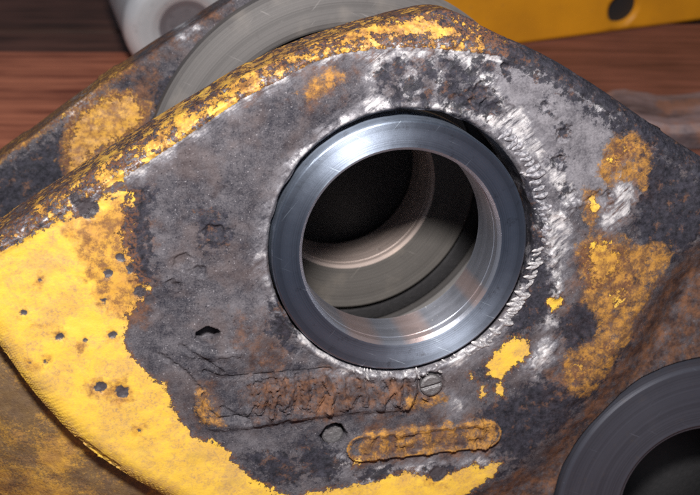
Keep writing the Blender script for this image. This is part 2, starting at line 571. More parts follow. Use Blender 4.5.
PAD_X = np.linspace(PAD[0][0], PAD[-1][0], 900)
PAD_F = np.interp(PAD_X, [p[0] for p in PAD], [p[1] for p in PAD])
_k = np.hanning(121); _k /= _k.sum()
PAD_F = np.convolve(np.pad(PAD_F, 60, 'edge'), _k, 'valid')
PAD_S = np.convolve(np.pad(np.gradient(PAD_F, PAD_X), 60, 'edge'), _k, 'valid')


def pad_dist(x, y):
    return (y - np.interp(x, PAD_X, PAD_F)) / np.sqrt(1 + np.interp(x, PAD_X, PAD_S) ** 2)


PIT_PX = [(100, 387, 6), (122, 392, 6.5), (24, 313, 3), (60, 337, 4), (113, 335, 4), (88, 208, 10), (76, 200, 6), (108, 274, 4.5), (121, 258, 4.5),
          (140, 292, 6), (104, 301, 3), (45, 362, 2.5), (30, 363, 2), (150, 300, 5), (130, 268, 4), (40, 280, 1.8), (85, 340, 2), (140, 430, 2), (438, 474, 9)]
CRATER_PX = [(460, 104, 11), (478, 96, 10), (490, 108, 8), (506, 66, 4.5), (215, 232, 9), (182, 262, 8), (546, 106, 5), (563, 133, 7), (558, 160, 6), (572, 198, 8), (600, 198, 10), (173, 285, 5), (200, 272, 6)]
HOLES_PX = [(208, 336, 11.0, 8.0), (334, 436, 13.5, 9.0), (431, 384, 14.5, 2.2)]
LUMP_PX = [(217, 367, 7, 1.2), (232, 362, 5, .8), (495, 103, 6, 1.0), (555, 116, 3, .9), (240, 345, 30, 1.6), (285, 380, 12, .9), (262, 400, 9, .9)]
CRACKS = [[(180, 346), (205, 360), (222, 372)], [(205, 372), (222, 378), (240, 377), (290, 373), (330, 371)], [(255, 384), (275, 379), (300, 376)],
          [(160, 355), (185, 372), (200, 390)], [(203, 395), (206, 410), (218, 419), (240, 417)], [(222, 408), (236, 416), (250, 421)], [(118, 470), (80, 443)]]
BEADS = [[(190, 352), (212, 356), (236, 352)], [(198, 394), (199, 412), (214, 426), (238, 425), (262, 423), (285, 417), (310, 416)], [(255, 420), (300, 414), (350, 410), (400, 405)]]
STROKES = []
x = 252.0
while x < 428:
    k = (x - 252) / 10.5
    STROKES.append(([(x + rng.uniform(-3, 3), 384 - k * 0.5 + rng.uniform(-7, 4)), (x + rng.uniform(0, 5), 397 - k * .5), (x + rng.uniform(-5, 4), 411 - k * 0.6 + rng.uniform(-5, 4))],
                    rng.uniform(1.0, 1.8), rng.uniform(1.6, 3.0)))
    x += rng.uniform(7, 15)

# raised cast pad with worn characters
PAD_A, PAD_B = uv(360, 447), uv(487, 433)
PAD_HALF = 5.2
CHAR_PX = [[(372, 436), (366, 446), (374, 458)], [(383, 434), (384, 456)], [(399, 432), (401, 455)], [(399, 433), (412, 431)], [(400, 443), (409, 442)],
           [(425, 430), (427, 452)], [(450, 425), (452, 449)], [(470, 424), (473, 446)], [(470, 435), (478, 434)], [(479, 421), (482, 445)], [(481, 423), (490, 428), (491, 438), (484, 445)]]


def front_height(x, y):
    # ridge bevel
    dr = line_dist(x, y, RIDGE, 60); do = line_dist(x, y, TOP, 60)
    inside_ridge = sdf(x, y, RIDGE + [(300, -400), (-400, -400)], 60) > 0
    t = np.where(inside_ridge, 0.0, dr / (dr + do + 1e-6))
    h = -6.5 * t ** 2.2 - 1.5 * t
    h = h + 0.5 * np.exp(-(dr / 1.6) ** 2) * (1 + fbm(x, y, 5, 2, 15))
    # lower-left edge rolls over
    dl = line_dist(x, y, LOW_EDGE, 12)
    h = h - 5.5 * np.clip(1 - dl / 10.0, 0, 1) ** 2.2
    # the face falls away to the lower casting on the right
    dp = pad_dist(x, y)
    h = h - 10.0 * sstep(3.0, -26.0, dp)
    # right shoulder turned away
    px = x; h = h - 4.0 * sstep(70, 135, x + 0.25 * y)
    # cast surface
    painted = sstep(-1.0, 1.0, A_paint(x, y))
    rough = 1.0 - 0.55 * painted
    h = h + 0.7 * fbm(x, y, 38, 2, 1) + rough * (1 - 0.6 * sstep(-1, 1, A_smooth(x, y))) * (0.45 * fbm(x, y, 9, 2, 2) + 0.15 * fbm(x, y, 3.2, 1, 3))
    sm = sstep(-1, 1, A_smooth(x, y))
    h = h + sm * 0.25
    r = np.hypot(x - BORE_C[0], y - BORE_C[1]); th = np.arctan2(y - BORE_C[1], x - BORE_C[0])
    # hollow and lip around the bore
    h = h - 1.1 * np.exp(-((r - 60.5) / 3.2) ** 2) * sstep(-0.4, 0.6, np.cos(th - 3.4))
    h = h + 0.9 * np.exp(-((r - 56.2) / 1.2) ** 2) * (0.5 + 0.6 * fbm(th * 52, r, 5, 2, 12))
    h = h - 1.6 * sstep(55.8, 54.4, r)
    for cx, cy, q in PIT_PX:
        u0, v0 = uv(cx, cy); q = q * 0.40
        d = np.hypot(x - u0, y - v0) / q + 0.5 * fbm(x, y, 2.5, 2, 22)
        h = h - min(0.6, 0.3 * q) * np.exp(-d ** 4)
    for cx, cy, q in CRATER_PX:
        u0, v0 = uv(cx, cy); q = q * 0.40
        d = np.hypot((x - u0) * (0.85 + 0.3 * ((cx * 7) % 5) / 5), (y - v0) * (0.9 + 0.5 * ((cy * 3) % 7) / 7)) / q + 0.55 * fbm(x, y, 3.2, 2, 21)
        h = h - 1.25 * np.exp(-d ** 4) + 0.35 * np.exp(-((d - 1.25) / 0.25) ** 2)
    for cx, cy, q, a in LUMP_PX:
        u0, v0 = uv(cx, cy); q = q * 0.40
        d = np.hypot(x - u0, y - v0) / q
        h = h + a * np.exp(-d ** 2 * 1.4)
    for cx, cy, q, dep in HOLES_PX:
        u0, v0 = uv(cx, cy); q = q * 0.40
        d = np.hypot(x - u0, (y - v0) * (1.3 if cx == 208 else 1.0)) + 0.7 * fbm(x, y, 3, 2, 31)
        h = h - dep * sstep(q + 0.35, q - 0.35, d)
    for line in CRACKS:
        d = line_dist(x, y, uvs(line), 8) + 0.5 * fbm(x, y, 2.5, 2, 41)
        h = h - 0.9 * np.exp(-(d / 0.55) ** 2)
    for line in BEADS:
        d = line_dist(x, y, uvs(line), 10) + 0.6 * fbm(x, y, 3, 2, 43)
        h = h + 1.3 * np.exp(-(d / 1.5) ** 2)
    for line, wd, hi in STROKES:
        d = line_dist(x, y, uvs(line), 8) + 0.6 * fbm(x, y, 3.0, 2, 45)
        h = np.maximum(h, h + hi * (np.exp(-(d / wd) ** 2) - 0.15 * np.exp(-((d - 1.6 * wd) / wd) ** 2)))
    # cast pad
    px_ = sstep(PAD_HALF + 1.5, PAD_HALF - 0.5, line_dist(x, y, [PAD_A, PAD_B], 20))
    h = h * (1 - 0.6 * px_)
    d = line_dist(x, y, [PAD_A, PAD_B], 20) + 0.12 * fbm(x, y, 4, 2, 51)
    h = h + 1.8 * sstep(PAD_HALF + 0.9, PAD_HALF - 0.1, d) - 0.9 * sstep(PAD_HALF - 0.9, PAD_HALF - 1.6, d)
    for line in CHAR_PX:
        dd = line_dist(x, y, uvs(line), 8) + 0.15 * fbm(x, y, 3, 2, 53)
        h = h + 0.95 * sstep(1.2, 0.7, dd)
    # rest of a weld run, right of the bore
    for line, w, a in WELDS:
        dd = line_dist(x, y, uvs(line), 12)
        h = h + a * np.exp(-(dd / w) ** 2) * (1 + 0.6 * fbm(x, y, 3.0, 3, 61))
    return h


WELDS = [([(541, 215), (548, 240), (551, 265), (556, 292)], 3.0, 1.3), ([(548, 205), (566, 214), (572, 205)], 2.5, 1.2), ([(530, 368), (550, 345)], 3.0, 1.0)]

PAINT_POLYS = [
    [(-120, 400), (-120, 290), (0, 251), (40, 229), (75, 210), (105, 196), (122, 186), (134, 198), (130, 230), (137, 262), (148, 288), (146, 304), (131, 318), (125, 335),
     (128, 352), (140, 366), (152, 378), (166, 384), (171, 402), (181, 422), (195, 441), (213, 439), (229, 455), (241, 470), (256, 480), (272, 490), (292, 497), (330, 489), (361, 483),
     (397, 476), (404, 472), (428, 473), (448, 474), (474, 464), (484, 467), (505, 459), (497, 472), (484, 484), (470, 494), (450, 505), (440, 540), (200, 600), (-120, 500)],
    [(510, 336), (520, 340), (530, 341), (529, 352), (524, 362), (512, 366), (506, 376), (504, 386), (505, 398), (496, 397), (498, 380), (488, 374), (487, 362), (497, 352)],
    [(480, 388), (484, 386), (486, 396), (481, 397)], [(470, 375), (474, 374), (475, 380), (471, 381)],
    [(610, 160), (616, 148), (628, 144), (636, 152), (626, 162), (616, 170)],
    [(589, 198), (596, 196), (597, 210), (592, 216)],
    [(580, 250), (590, 242), (606, 240), (622, 250), (628, 262), (618, 276), (604, 288), (590, 286), (586, 272)], [(612, 292), (630, 280), (632, 294), (616, 306)], [(574, 366), (584, 360), (588, 372), (578, 380)], [(602, 345), (612, 340), (610, 352)],
    [(548, 300), (560, 296), (563, 304), (552, 312)], [(352, 456), (354, 464), (361, 464), (363, 458)],
    # along the bevel and rim above the ridge
    [(-120, 300), (-50, 270), (0, 243), (50, 212), (100, 182), (140, 156), (150, 140), (195, 108), (240, 80), (262, 66), (268, 74), (250, 88), (220, 108), (190, 126), (150, 154), (120, 178), (60, 214), (0, 249), (-120, 312)],
    [(262, 68), (300, 44), (350, 28), (392, 18), (430, 12), (470, 28), (500, 48), (470, 44), (430, 42), (390, 42), (340, 46), (300, 58), (275, 70)],
    [(-120, 260), (0, 205), (60, 170), (120, 135), (160, 110), (160, 128), (120, 155), (60, 190), (0, 225), (-120, 290)],
]
WHITE_POLYS = [
    [(368, 60), (380, 50), (420, 47), (460, 49), (490, 52), (501, 63), (485, 65), (450, 59), (410, 58), (385, 64), (376, 78), (366, 76)],
    [(362, 104), (370, 90), (384, 96), (398, 107), (372, 117)], [(400, 80), (408, 70), (424, 78), (420, 92), (405, 96)], [(432, 76), (440, 68), (446, 78), (438, 90)], [(460, 72), (474, 66), (494, 74), (494, 90), (478, 86)],
    [(395, 113), (425, 104), (450, 98), (470, 113), (495, 112), (517, 116), (534, 138), (524, 150), (502, 130), (470, 118), (430, 110)],
    [(492, 92), (499, 84), (507, 103), (525, 108), (533, 127), (545, 151), (562, 172), (581, 204), (572, 211), (556, 192), (540, 168), (524, 142), (508, 120)],
    [(545, 206), (560, 211), (573, 224), (570, 245), (561, 265), (563, 290), (556, 301), (550, 277), (545, 246), (541, 226)],
    [(536, 350), (548, 337), (558, 340), (551, 360), (536, 376), (525, 371)],
    [(513, 61), (530, 63), (546, 72), (538, 75), (520, 73)], [(540, 318), (552, 312), (556, 325), (545, 332)],
    [(632, 160), (624, 178), (640, 196), (632, 211), (612, 231), (600, 224), (613, 205), (617, 188), (622, 170)],
    [(612, 118), (622, 122), (628, 134), (618, 128)], [(584, 98), (600, 106), (610, 118), (598, 112)],
    [(455, 355), (480, 340), (500, 322), (512, 305), (520, 308), (505, 332), (485, 350), (460, 366), (430, 374), (425, 369)],
    [(448, 398), (462, 398), (462, 410), (450, 412)],
    [(350, 489), (362, 478), (380, 468), (398, 463), (392, 472), (372, 482)], [(395, 466), (420, 462), (440, 463), (425, 470), (400, 472)],
    [(460, 462), (490, 457), (492, 462), (470, 466)], [(330, 464), (345, 455), (352, 462), (335, 474)],
    [(300, 318), (318, 342), (345, 362), (380, 372), (378, 378), (340, 370), (308, 350), (296, 330)],
]
SMOOTH_POLYS = [
    [(498, 76), (510, 66), (545, 79), (582, 93), (612, 122), (614, 142), (605, 160), (598, 192), (591, 209), (580, 195), (560, 170), (541, 150), (533, 125), (525, 106), (507, 103), (497, 90)],
    [(590, 180), (602, 173), (610, 190), (604, 212), (594, 214), (588, 198)],
]
DARK_POLYS = [
    [(655, 150), (700, 180), (800, 250), (800, 330), (705, 240), (672, 265), (650, 245), (638, 225), (648, 190)],
    [(525, 180), (540, 200), (540, 240), (548, 275), (556, 305), (545, 320), (525, 330), (512, 335), (522, 300), (532, 260), (530, 215)],
    [(505, 400), (540, 380), (560, 388), (575, 400), (560, 425), (530, 450), (500, 458), (497, 432), (480, 418), (490, 405)],
    [(585, 300), (600, 312), (600, 330), (588, 345), (570, 350), (560, 330), (570, 310)],
    [(128, 195), (150, 190), (145, 230), (152, 280), (140, 290), (134, 260), (130, 230)],
    [(300, 440), (330, 450), (345, 460), (330, 480), (300, 470)], [(250, 455), (290, 455), (300, 480), (270, 485)],
    [(425, 470), (448, 468), (450, 482), (432, 486)], [(500, 50), (520, 58), (560, 84), (610, 118), (650, 148), (640, 150), (600, 118), (550, 82), (510, 66)],
    [(200, 210), (225, 220), (228, 245), (205, 245)], [(275, 300), (295, 330), (290, 350), (270, 330)],
    [(560, 400), (600, 360), (630, 345), (600, 390), (560, 430), (520, 465), (500, 475), (520, 450)],
    [(370, 468), (400, 470), (395, 480), (360, 480)],
]
RUST_POLYS = [
    [(250, 380), (300, 372), (380, 374), (430, 384), (430, 406), (330, 414), (255, 416)],
    [(280, 385), (320, 382), (390, 388), (420, 400), (380, 412), (300, 412), (270, 400)], [(198, 392), (208, 392), (212, 415), (202, 415)],
    [(365, 430), (490, 418), (498, 432), (490, 448), (360, 464)], [(405, 385), (440, 395), (430, 405), (405, 402)],
    [(540, 470), (600, 380), (660, 290), (720, 230), (760, 260), (760, 400), (600, 495), (540, 560), (440, 560), (480, 490)],
    [(610, 140), (660, 150), (660, 200), (620, 230), (600, 240), (600, 200)], [(330, 50), (360, 60), (340, 85), (310, 110), (300, 90)],
    [(580, 250), (660, 250), (640, 320), (580, 400), (550, 430), (540, 390), (560, 340)], [(240, 320), (270, 330), (285, 370), (250, 375)],
    [(-20, 260), (100, 200), (140, 200), (150, 310), (110, 320), (80, 260)], [(300, 30), (500, 30), (520, 60), (350, 60)], [(230, 75), (300, 60), (290, 75), (240, 95)],
]
WORN_POLYS = [
    [(560, 240), (700, 240), (640, 340), (590, 400), (560, 400), (590, 330), (640, 300), (590, 290)],
    [(-120, 270), (0, 205), (60, 172), (110, 142), (95, 185), (60, 210), (0, 240), (-120, 300)], [(595, 140), (650, 135), (655, 180), (620, 185)],
    [(70, 230), (130, 190), (150, 300), (120, 320), (90, 280)], [(260, 40), (500, 0), (520, 50), (440, 40), (350, 50), (270, 75)], [(200, 80), (260, 60), (270, 72), (215, 105)],
]


def field(polys, n=0.0, reach=15.0):
    P = [uvs(p, n) for p in polys]

    def f(x, y):
        out = np.full(x.shape, -reach)
        for p in P:
            np.maximum(out, sdf(x, y, p, reach), out=out)
        return out
    return f


A_paint0 = field(PAINT_POLYS)


RIDGE_IN = RIDGE + [(300, -400), (-400, -400)]
RIM_U = [uv(a, b)[0] for a, b in ((-80, 290), (20, 240), (110, 185), (260, 85), (300, 64), (360, 48), (430, 46), (480, 50), (520, 62), (560, 85))]
RIM_P = [1.5, 1.6, 2.6, 2.4, 1.4, 2.2, 2.2, 1.6, -1.0, -6]


def A_paint(x, y):
    o = A_paint0(x, y)
    rim = np.where(sdf(x, y, RIDGE_IN, 60) > 0, -15.0, np.interp(x, RIM_U, RIM_P) + 1.4 * fbm(x, y, 12, 3, 58))
    o = np.maximum(o, rim)
    return o


A_smooth = field(SMOOTH_POLYS); A_dark0 = field(DARK_POLYS); A_rust = field(RUST_POLYS); A_white0 = field(WHITE_POLYS); A_worn0 = field(WORN_POLYS)


A_ochre0 = field([
    [(578, 246), (590, 236), (612, 234), (640, 246), (672, 246), (674, 262), (660, 288), (640, 318), (625, 348), (604, 378), (585, 400), (570, 388), (562, 372), (570, 350), (592, 343), (602, 330), (592, 312), (580, 300), (588, 283), (580, 262)],
    [(598, 172), (606, 150), (616, 138), (632, 134), (650, 144), (656, 165), (648, 190), (632, 178), (618, 186), (604, 184)], [(584, 190), (598, 190), (600, 218), (592, 226), (583, 214)],
    [(198, 390), (207, 390), (212, 414), (224, 424), (206, 424), (198, 412)], [(404, 396), (425, 398), (440, 392), (446, 398), (430, 406), (404, 405)],
    [(300, 92), (318, 76), (335, 66), (342, 76), (322, 92), (306, 104)]])


def A_ochre(x, y):
    o = A_ochre0(x, y)
    d = line_dist(x, y, [PAD_A, PAD_B], 20)
    p = np.where(d < PAD_HALF + 0.5, -1.6 + 4.4 * np.exp(-((d - PAD_HALF + 0.3) / 0.8) ** 2), -15.0)
    for line in CHAR_PX:
        p = np.maximum(p, 2.4 - 1.6 * line_dist(x, y, uvs(line), 8))
    return np.maximum(o, p)


def A_worn(x, y):
    o = A_worn0(x, y)
    for cx, cy, q in PIT_PX:
        u0, v0 = uv(cx, cy)
        o = np.maximum(o, q * 0.40 + 0.6 - np.hypot(x - u0, y - v0))
    return np.maximum(o, np.where(sdf(x, y, RIDGE_IN, 60) > 0, -15.0, np.interp(x, [RIM_U[1], RIM_U[2], RIM_U[3], RIM_U[4]], [4, 2.2, 1.6, 3.0])))




def A_white(x, y):
    o = A_white0(x, y) + 0.4
    dr = line_dist(x, y, RIDGE, 30)
    o = np.maximum(o, 2.0 - 1.0 * dr + 1.6 * fbm(x, y, 12, 3, 71) - 5.0 * sstep(25, 45, x))     # worn ridge
    r = np.hypot(x - BORE_C[0], y - BORE_C[1])
    o = np.maximum(o, 0.5 + 0.6 * sstep(0, -30, x) - np.abs(r - 55.9) + 1.8 * fbm(x, y, 9, 2, 72))               # scraped lip
    return o


def A_dark(x, y):
    o = A_dark0(x, y) + 1.0
    o = np.maximum(o, np.where(sdf(x, y, RIDGE_IN, 60) > 0, -15.0, np.interp(x, [RIM_U[2], RIM_U[3], RIM_U[7], RIM_U[8]], [0.5, 2.0, 2.0, 3.5])))
    for cx, cy, q in CRATER_PX[:4] + [(546, 106, 1.5), (563, 133, 3), (558, 160, 3), (566, 190, 3), (385, 75, 6), (400, 68, 5), (412, 86, 8), (430, 70, 6), (448, 88, 9), (455, 70, 6), (470, 79, 7), (440, 60, 3), (478, 66, 4), (398, 96, 6), (425, 98, 5), (488, 70, 4)]:
        u0, v0 = uv(cx, cy)
        o = np.maximum(o, q * 0.42 + 1.5 - np.hypot(x - u0, y - v0))
    return o


def A_pit(x, y):
    o = np.full(x.shape, -15.0)
    for cx, cy, q in PIT_PX:
        u0, v0 = uv(cx, cy)
        o = np.maximum(o, q * 0.40 - np.hypot(x - u0, y - v0) - 0.35 * fbm(x, y, 2.5, 2, 22))
    return o


arm = bpy.data.objects.new('link_arm', None)
col.objects.link(arm)
arm.matrix_world = MAT_LINK
arm.empty_display_size = 0.02
tag(arm, 'chipped yellow cast steel link arm with a bushed bore, filling the frame', 'link arm')

xs = [p[0] for p in OUTLINE]; ys = [p[1] for p in OUTLINE]
me = sheet('front_plate', front_inside, front_height, 0.45, (min(xs), max(xs), min(ys), max(ys)), FP_T, 12,
           {'paint': A_paint, 'white': A_white, 'smooth': A_smooth, 'dark': A_dark, 'rust': A_rust, 'pit': A_pit, 'worn': A_worn, 'ochre': A_ochre})
front = link_obj('front_plate', me, M_PLATE, arm)
front['label'] = 'front plate, chipped yellow paint over burnt grey steel around the bore'

# machined boss at the lower right
M_BOSS = machined('scuffed_turned_steel', (0.062, 0.064, 0.084), 0.45, 0.4, 0.7, 0.3, 0.10)
R1, R0 = BOSS_R, BOSS_HOLE
prof = [(R0, -62), (R0, -7.6), (R0 + 0.6, -6.9), (R0 + 1.6, -6.7), (R0 + 2.0, -6.0), (R0 + 2.6, -5.6), (R1 - 1.4, -5.6), (R1 - 0.5, -6.0), (R1, -7.0), (R1, -62)]
boss = link_obj('pivot_boss', lathe('pivot_boss', prof, 200), M_BOSS, arm)
boss.location = (BOSS_C[0] * MM, BOSS_C[1] * MM, 0)
edge_split(boss, 8)
boss['label'] = 'flat grey machined boss ring around a second dark hole'

# ---- web of the arm under the lower left edge
M_WEB = rim_like('grimy_yellow_paint', 0.95, 0.78, 1.3)
WEB_PX = [(-110, 300), (-110, 620), (330, 640), (330, 470), (200, 430), (60, 330)]
WEB = uvs(WEB_PX, -26)


def web_h(x, y):
    d = line_dist(x, y, LOW, 90)
    return -15 - 0.22 * d - 0.006 * d * d + 1.6 * fbm(x, y, 45, 2, 81) + 0.35 * fbm(x, y, 7, 3, 82)


wx = [p[0] for p in WEB]; wy = [p[1] for p in WEB]
web = link_obj('arm_web', sheet('arm_web', lambda x, y: sdf(x, y, WEB, 300), web_h, 0.9, (min(wx), max(wx), min(wy), max(wy)), 75, 4), M_WEB, arm)
web['label'] = 'lower yellow side of the arm smeared with dark grime'

# ---- rear plate
RP_N, RP_T = -112.0, 25.0
rsil = [(-140, 236), (-60, 186), (0, 147), (37, 120), (74, 92), (111, 66), (149, 40), (186, 17), (208, 3), (250, -22), (310, -34), (370, -30), (420, -12), (450, 14), (475, 50), (490, 100)]
RTOP = smooth_curve(uvs(rsil, RP_N - RP_T), 4)
rridge = [(-140, 256), (-60, 204), (0, 163), (22, 142), (63, 112), (97, 91), (126, 73), (160, 50), (195, 27), (215, 15), (255, -10), (310, -22), (365, -18), (412, 0), (440, 24)]
RRIDGE = smooth_curve(uvs(rridge, RP_N), 4)
ROUT = RTOP + uvs([(500, 240), (450, 420), (250, 470), (0, 420), (-140, 330)], RP_N)


def rear_inside(x, y):
    return np.minimum(sdf(x, y, ROUT, 400), np.hypot(x, y) - 45.0)


def rear_h(x, y):
    dr = line_dist(x, y, RRIDGE, 60); do = line_dist(x, y, RTOP, 60)
    ins = sdf(x, y, RRIDGE + [(300, -400), (-400, -400)], 60) > 0
    t = np.where(ins, 0.0, dr / (dr + do + 1e-6))
    return RP_N - 5.0 * t * t - 1.5 * t + 0.6 * fbm(x, y, 20, 3, 5) + 0.25 * fbm(x, y, 4, 2, 6)


R_PAINT0 = field([[(60, 150), (75, 110), (100, 95), (130, 90), (150, 105), (140, 130), (110, 150), (90, 160), (70, 200)], [(-40, 175), (0, 146), (60, 104), (100, 78), (130, 60), (135, 66), (100, 92), (60, 118), (0, 160), (-40, 190)]], RP_N)
R_PAINT = lambda x, y: R_PAINT0(x, y) - 0.2
R_DARK = field([[(-140, 260), (0, 172), (50, 135), (65, 125), (75, 165), (60, 220), (-100, 330)], [(150, 90), (200, 50), (230, 30), (200, 90), (160, 130)]], RP_N)  # lower-left polygon carries the shadow on the rear plate as colour
R_WHITE = field([[(62, 108), (90, 90), (96, 96), (70, 114)], [(178, 33), (196, 24), (198, 29), (182, 38)]], RP_N)
R_RUST = field([[(80, 70), (220, -10), (225, 10), (90, 100)], [(100, 110), (160, 70), (150, 150)]], RP_N - 5)
none = lambda x, y: np.full(x.shape, -15.0)
rx = [p[0] for p in ROUT]; ry = [p[1] for p in ROUT]
rear = link_obj('rear_plate', sheet('rear_plate', rear_inside, rear_h, 0.9, (min(rx), max(rx), min(ry), max(ry)), -RP_N + RP_T, 6,
                {'paint': R_PAINT, 'dark': R_DARK, 'white': R_WHITE, 'rust': R_RUST, 'smooth': none, 'pit': none, 'ochre': lambda x, y: R_PAINT(x, y) + 0.5, 'worn': lambda x, y: R_PAINT(x, y) + 3}), M_PLATE, arm)
rear['label'] = 'second plate behind, dull grey with patches of orange paint'

# boss disc on the inside of the rear plate
M_DISC = machined('dull_turned_steel', (0.130, 0.120, 0.118), 0.55, 0.3, 0.8, 0.1, 0.6)
prof = [(74, -118), (74, -102), (75, -101), (77, -100.2), (79, -100), (94.5, -100), (96.5, -102), (96.5, -120), (74, -120)]
disc = link_obj('thrust_disc', lathe('thrust_disc', prof, 200), M_DISC, arm)
edge_split(disc, 8)
disc['label'] = 'broad grey thrust face on the inner side of the rear plate'

t_ = NT('dark_shade_fill')
M_SHADE_FILL = t_.out(t_.mix(t_.noise(3, 4, 0.6), (0.02, 0.02, 0.022), (0.055, 0.052, 0.055)), 0.6, 0.0, t_.bump(t_.noise(1.5, 4, 0.6), 0.4, 0.6))  # near-black fill, puts shade into the gap and the holes as colour
gap_shade_ring = link_obj('gap_shade_ring', lathe('gap_shade_ring', [(62.2, -120), (62.2, -106), (64, -104.5), (67, -106), (72.8, -107), (73.8, -109), (73.8, -120)], 120), M_SHADE_FILL, arm)  # added ring, keeps the groove round the far bushing dark
shade_cap = link_obj('bore_shade_cap', lathe('bore_shade_cap', [(0.01, -146), (40, -146), (66, -143), (70, -145), (70, -150), (0.01, -152)], 96, closed=False), M_SHADE_FILL, arm)  # added cap, closes the far bore so that it stays black
edge_split(shade_cap)
back2 = link_obj('hole_shade_back', lathe('hole_shade_back', [(0.01, -52), (BOSS_HOLE + 3, -50), (BOSS_HOLE + 3, -56), (0.01, -58)], 96, closed=False), M_SHADE_FILL, arm)  # added disc, makes the depth of the boss hole dark
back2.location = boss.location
shade_lining = link_obj('hole_shade_lining', lathe('hole_shade_lining', [(BOSS_HOLE - 0.3, -52), (BOSS_HOLE - 0.3, -9.5), (BOSS_HOLE - 0.05, -8.8)], 120, closed=False), M_SHADE_FILL, arm)  # added sleeve, gives the hole wall the darkness of shade
shade_lining.location = boss.location

# ------------------------------------------------------------------ bushings
M_BUSH = machined('turned_bushing_steel', (0.38, 0.44, 0.55), 0.44, 0.76, 0.9, 1.0, 0.06)
M_BORE = machined('honed_bore_steel', (0.50, 0.52, 0.60), 0.36, 0.85, 0.8, 0.85, 0.0, True)
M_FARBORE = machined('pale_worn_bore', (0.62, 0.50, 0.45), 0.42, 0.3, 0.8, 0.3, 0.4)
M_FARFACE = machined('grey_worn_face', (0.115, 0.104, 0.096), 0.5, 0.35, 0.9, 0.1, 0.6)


def bushing(name, mat_rim, mat_bore, r0, r1, n_front, n_back):
    root = bpy.data.objects.new(name, None); col.objects.link(root); root.empty_display_size = 0.02
    p = [(r0 + 1.3, n_front), (r1 - 0.9, n_front), (r1 - 0.3, n_front - 0.3), (r1, n_front - 1.0), (r1, n_back + 1), (r1 - 1, n_back), (r0 + 1, n_back)]
    rim = link_obj('collar', lathe('collar', p, 220, closed=False), mat_rim, root); edge_split(rim, 8)
    p = [(r0 + 1, n_back), (r0, n_back + 1), (r0, n_front - 6.2), (r0 + .25, n_front - 6.0), (r0 + .25, n_front - 4.6), (r0, n_front - 4.4), (r0, n_front - 1.6), (r0 + 1.3, n_front)]
    bore = link_obj('bore_lining', lathe('bore_lining', p, 220, closed=False), mat_bore, root); edge_split(bore, 8)
    return root


b1 = bushing('bushing', M_BUSH, M_BORE, 40.0, 52.0, 1.8, -26.0)
b1.matrix_world = MAT_LINK @ Matrix.Rotation(math.radians(0.6), 4, 'X')
tag(b1, 'new bare steel bushing with turned rim seated in the front plate bore', 'bushing', 'steel bushings')

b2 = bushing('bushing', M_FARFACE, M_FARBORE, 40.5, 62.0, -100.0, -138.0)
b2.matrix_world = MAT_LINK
tag(b2, 'dull grey bushing deep inside, seen through the bright front bushing', 'bushing', 'steel bushings')

# ------------------------------------------------------------------ weld bead round the right of the bore
def weld_mat(name, a, b):
    t_ = NT(name)
    cc = t_.mix(t_.step(t_.noise(2.2, 6, 0.7), 0.38, 0.62), a, b)
    return t_.out(cc, 0.52, 0.3, t_.bump(t_.noise(0.8, 5, 0.7), 0.5, 0.9))


M_WELD = weld_mat('weld_metal', (0.14, 0.138, 0.16), (0.52, 0.50, 0.53))
M_WELD_BRIGHT = weld_mat('bright_weld_metal', (0.22, 0.21, 0.225), (0.72, 0.69, 0.69))


def ripple_mesh(seed, length, width, high):
    """one solidified weld ripple: a bent, lumpy half-drop lying along x"""
    rr = random.Random(seed); nu, nv = 12, 8
    ph = rr.uniform(0, 6); vs = []; q = []
    for i in range(nu + 1):
        t = i / nu * 2 - 1
        prof = math.sqrt(max(0.0, 1 - t * t)) * (1 + 0.25 * t + 0.12 * math.sin(5 * t + ph))
        for k in range(nv + 1):
            a = math.pi * k / nv
            vs.append((t * length + 0.15 * math.sin(3 * a + ph), math.cos(a) * width * prof + 0.55 * width * (t * t - 0.4), math.sin(a) * high * prof * (1 + 0.15 * math.sin(4 * t + 2 * ph)) - 0.35))
    for i in range(nu):
        for k in range(nv):
            a = i * (nv + 1) + k
            q.append((a, a + 1, a + nv + 2, a + nv + 1))
    return np_mesh('weld_ripple', np.array(vs) * MM, np.array(q), True)


RIP_A = [ripple_mesh(k, 3.7, 1.25, 1.5) for k in range(4)]
RIP_B = [ripple_mesh(k + 9, 2.9, 1.0, 1.2) for k in range(4)]
for m_ in RIP_A:
    m_.materials.append(M_WELD)
for m_ in RIP_B:
    m_.materials.append(M_WELD_BRIGHT)
th = 47.0
while th > -112:
    upper = th > -2
    if not upper and rng.random() < 0.05:
        th -= 4
        continue
    o = bpy.data.objects.new('weld_ripple', rng.choice(RIP_A if upper else RIP_B))
    col.objects.link(o); o.parent = front
    r = (58.0 if upper else 56.5) + rng.uniform(-0.7, 0.7) + (1.2 * math.sin(math.radians(th * 3)) if upper else 0)
    a = math.radians(th)
    o.location = ((BORE_C[0] + r * math.cos(a)) * MM, (BORE_C[1] + r * math.sin(a)) * MM, (rng.uniform(-0.1, 0.35) - (0 if upper else 0.25) + (0.5 if upper and th < 18 else 0)) * MM)
    o.rotation_euler.z = a + math.radians((-18 if upper else 32) + rng.uniform(-24, 24))
    sc_ = rng.uniform(0.7, 1.15) if upper else rng.uniform(0.5, 1.35) * (1.0 if th > -60 else 0.7)
    o.scale = (sc_ * rng.uniform(0.8, 1.15), sc_, sc_)
    th -= rng.uniform(2.0, 3.1) if upper else rng.uniform(1.5, 2.6)

# slotted plug near the bottom of the bore
t_ = NT('plug_steel')
M_PLUG = t_.out(t_.mix(t_.noise(2.0, 5, 0.65), (0.08, 0.075, 0.08), (0.26, 0.245, 0.25)), 0.5, 0.5, t_.bump(t_.noise(0.8, 4, 0.6), 0.4, 0.7))


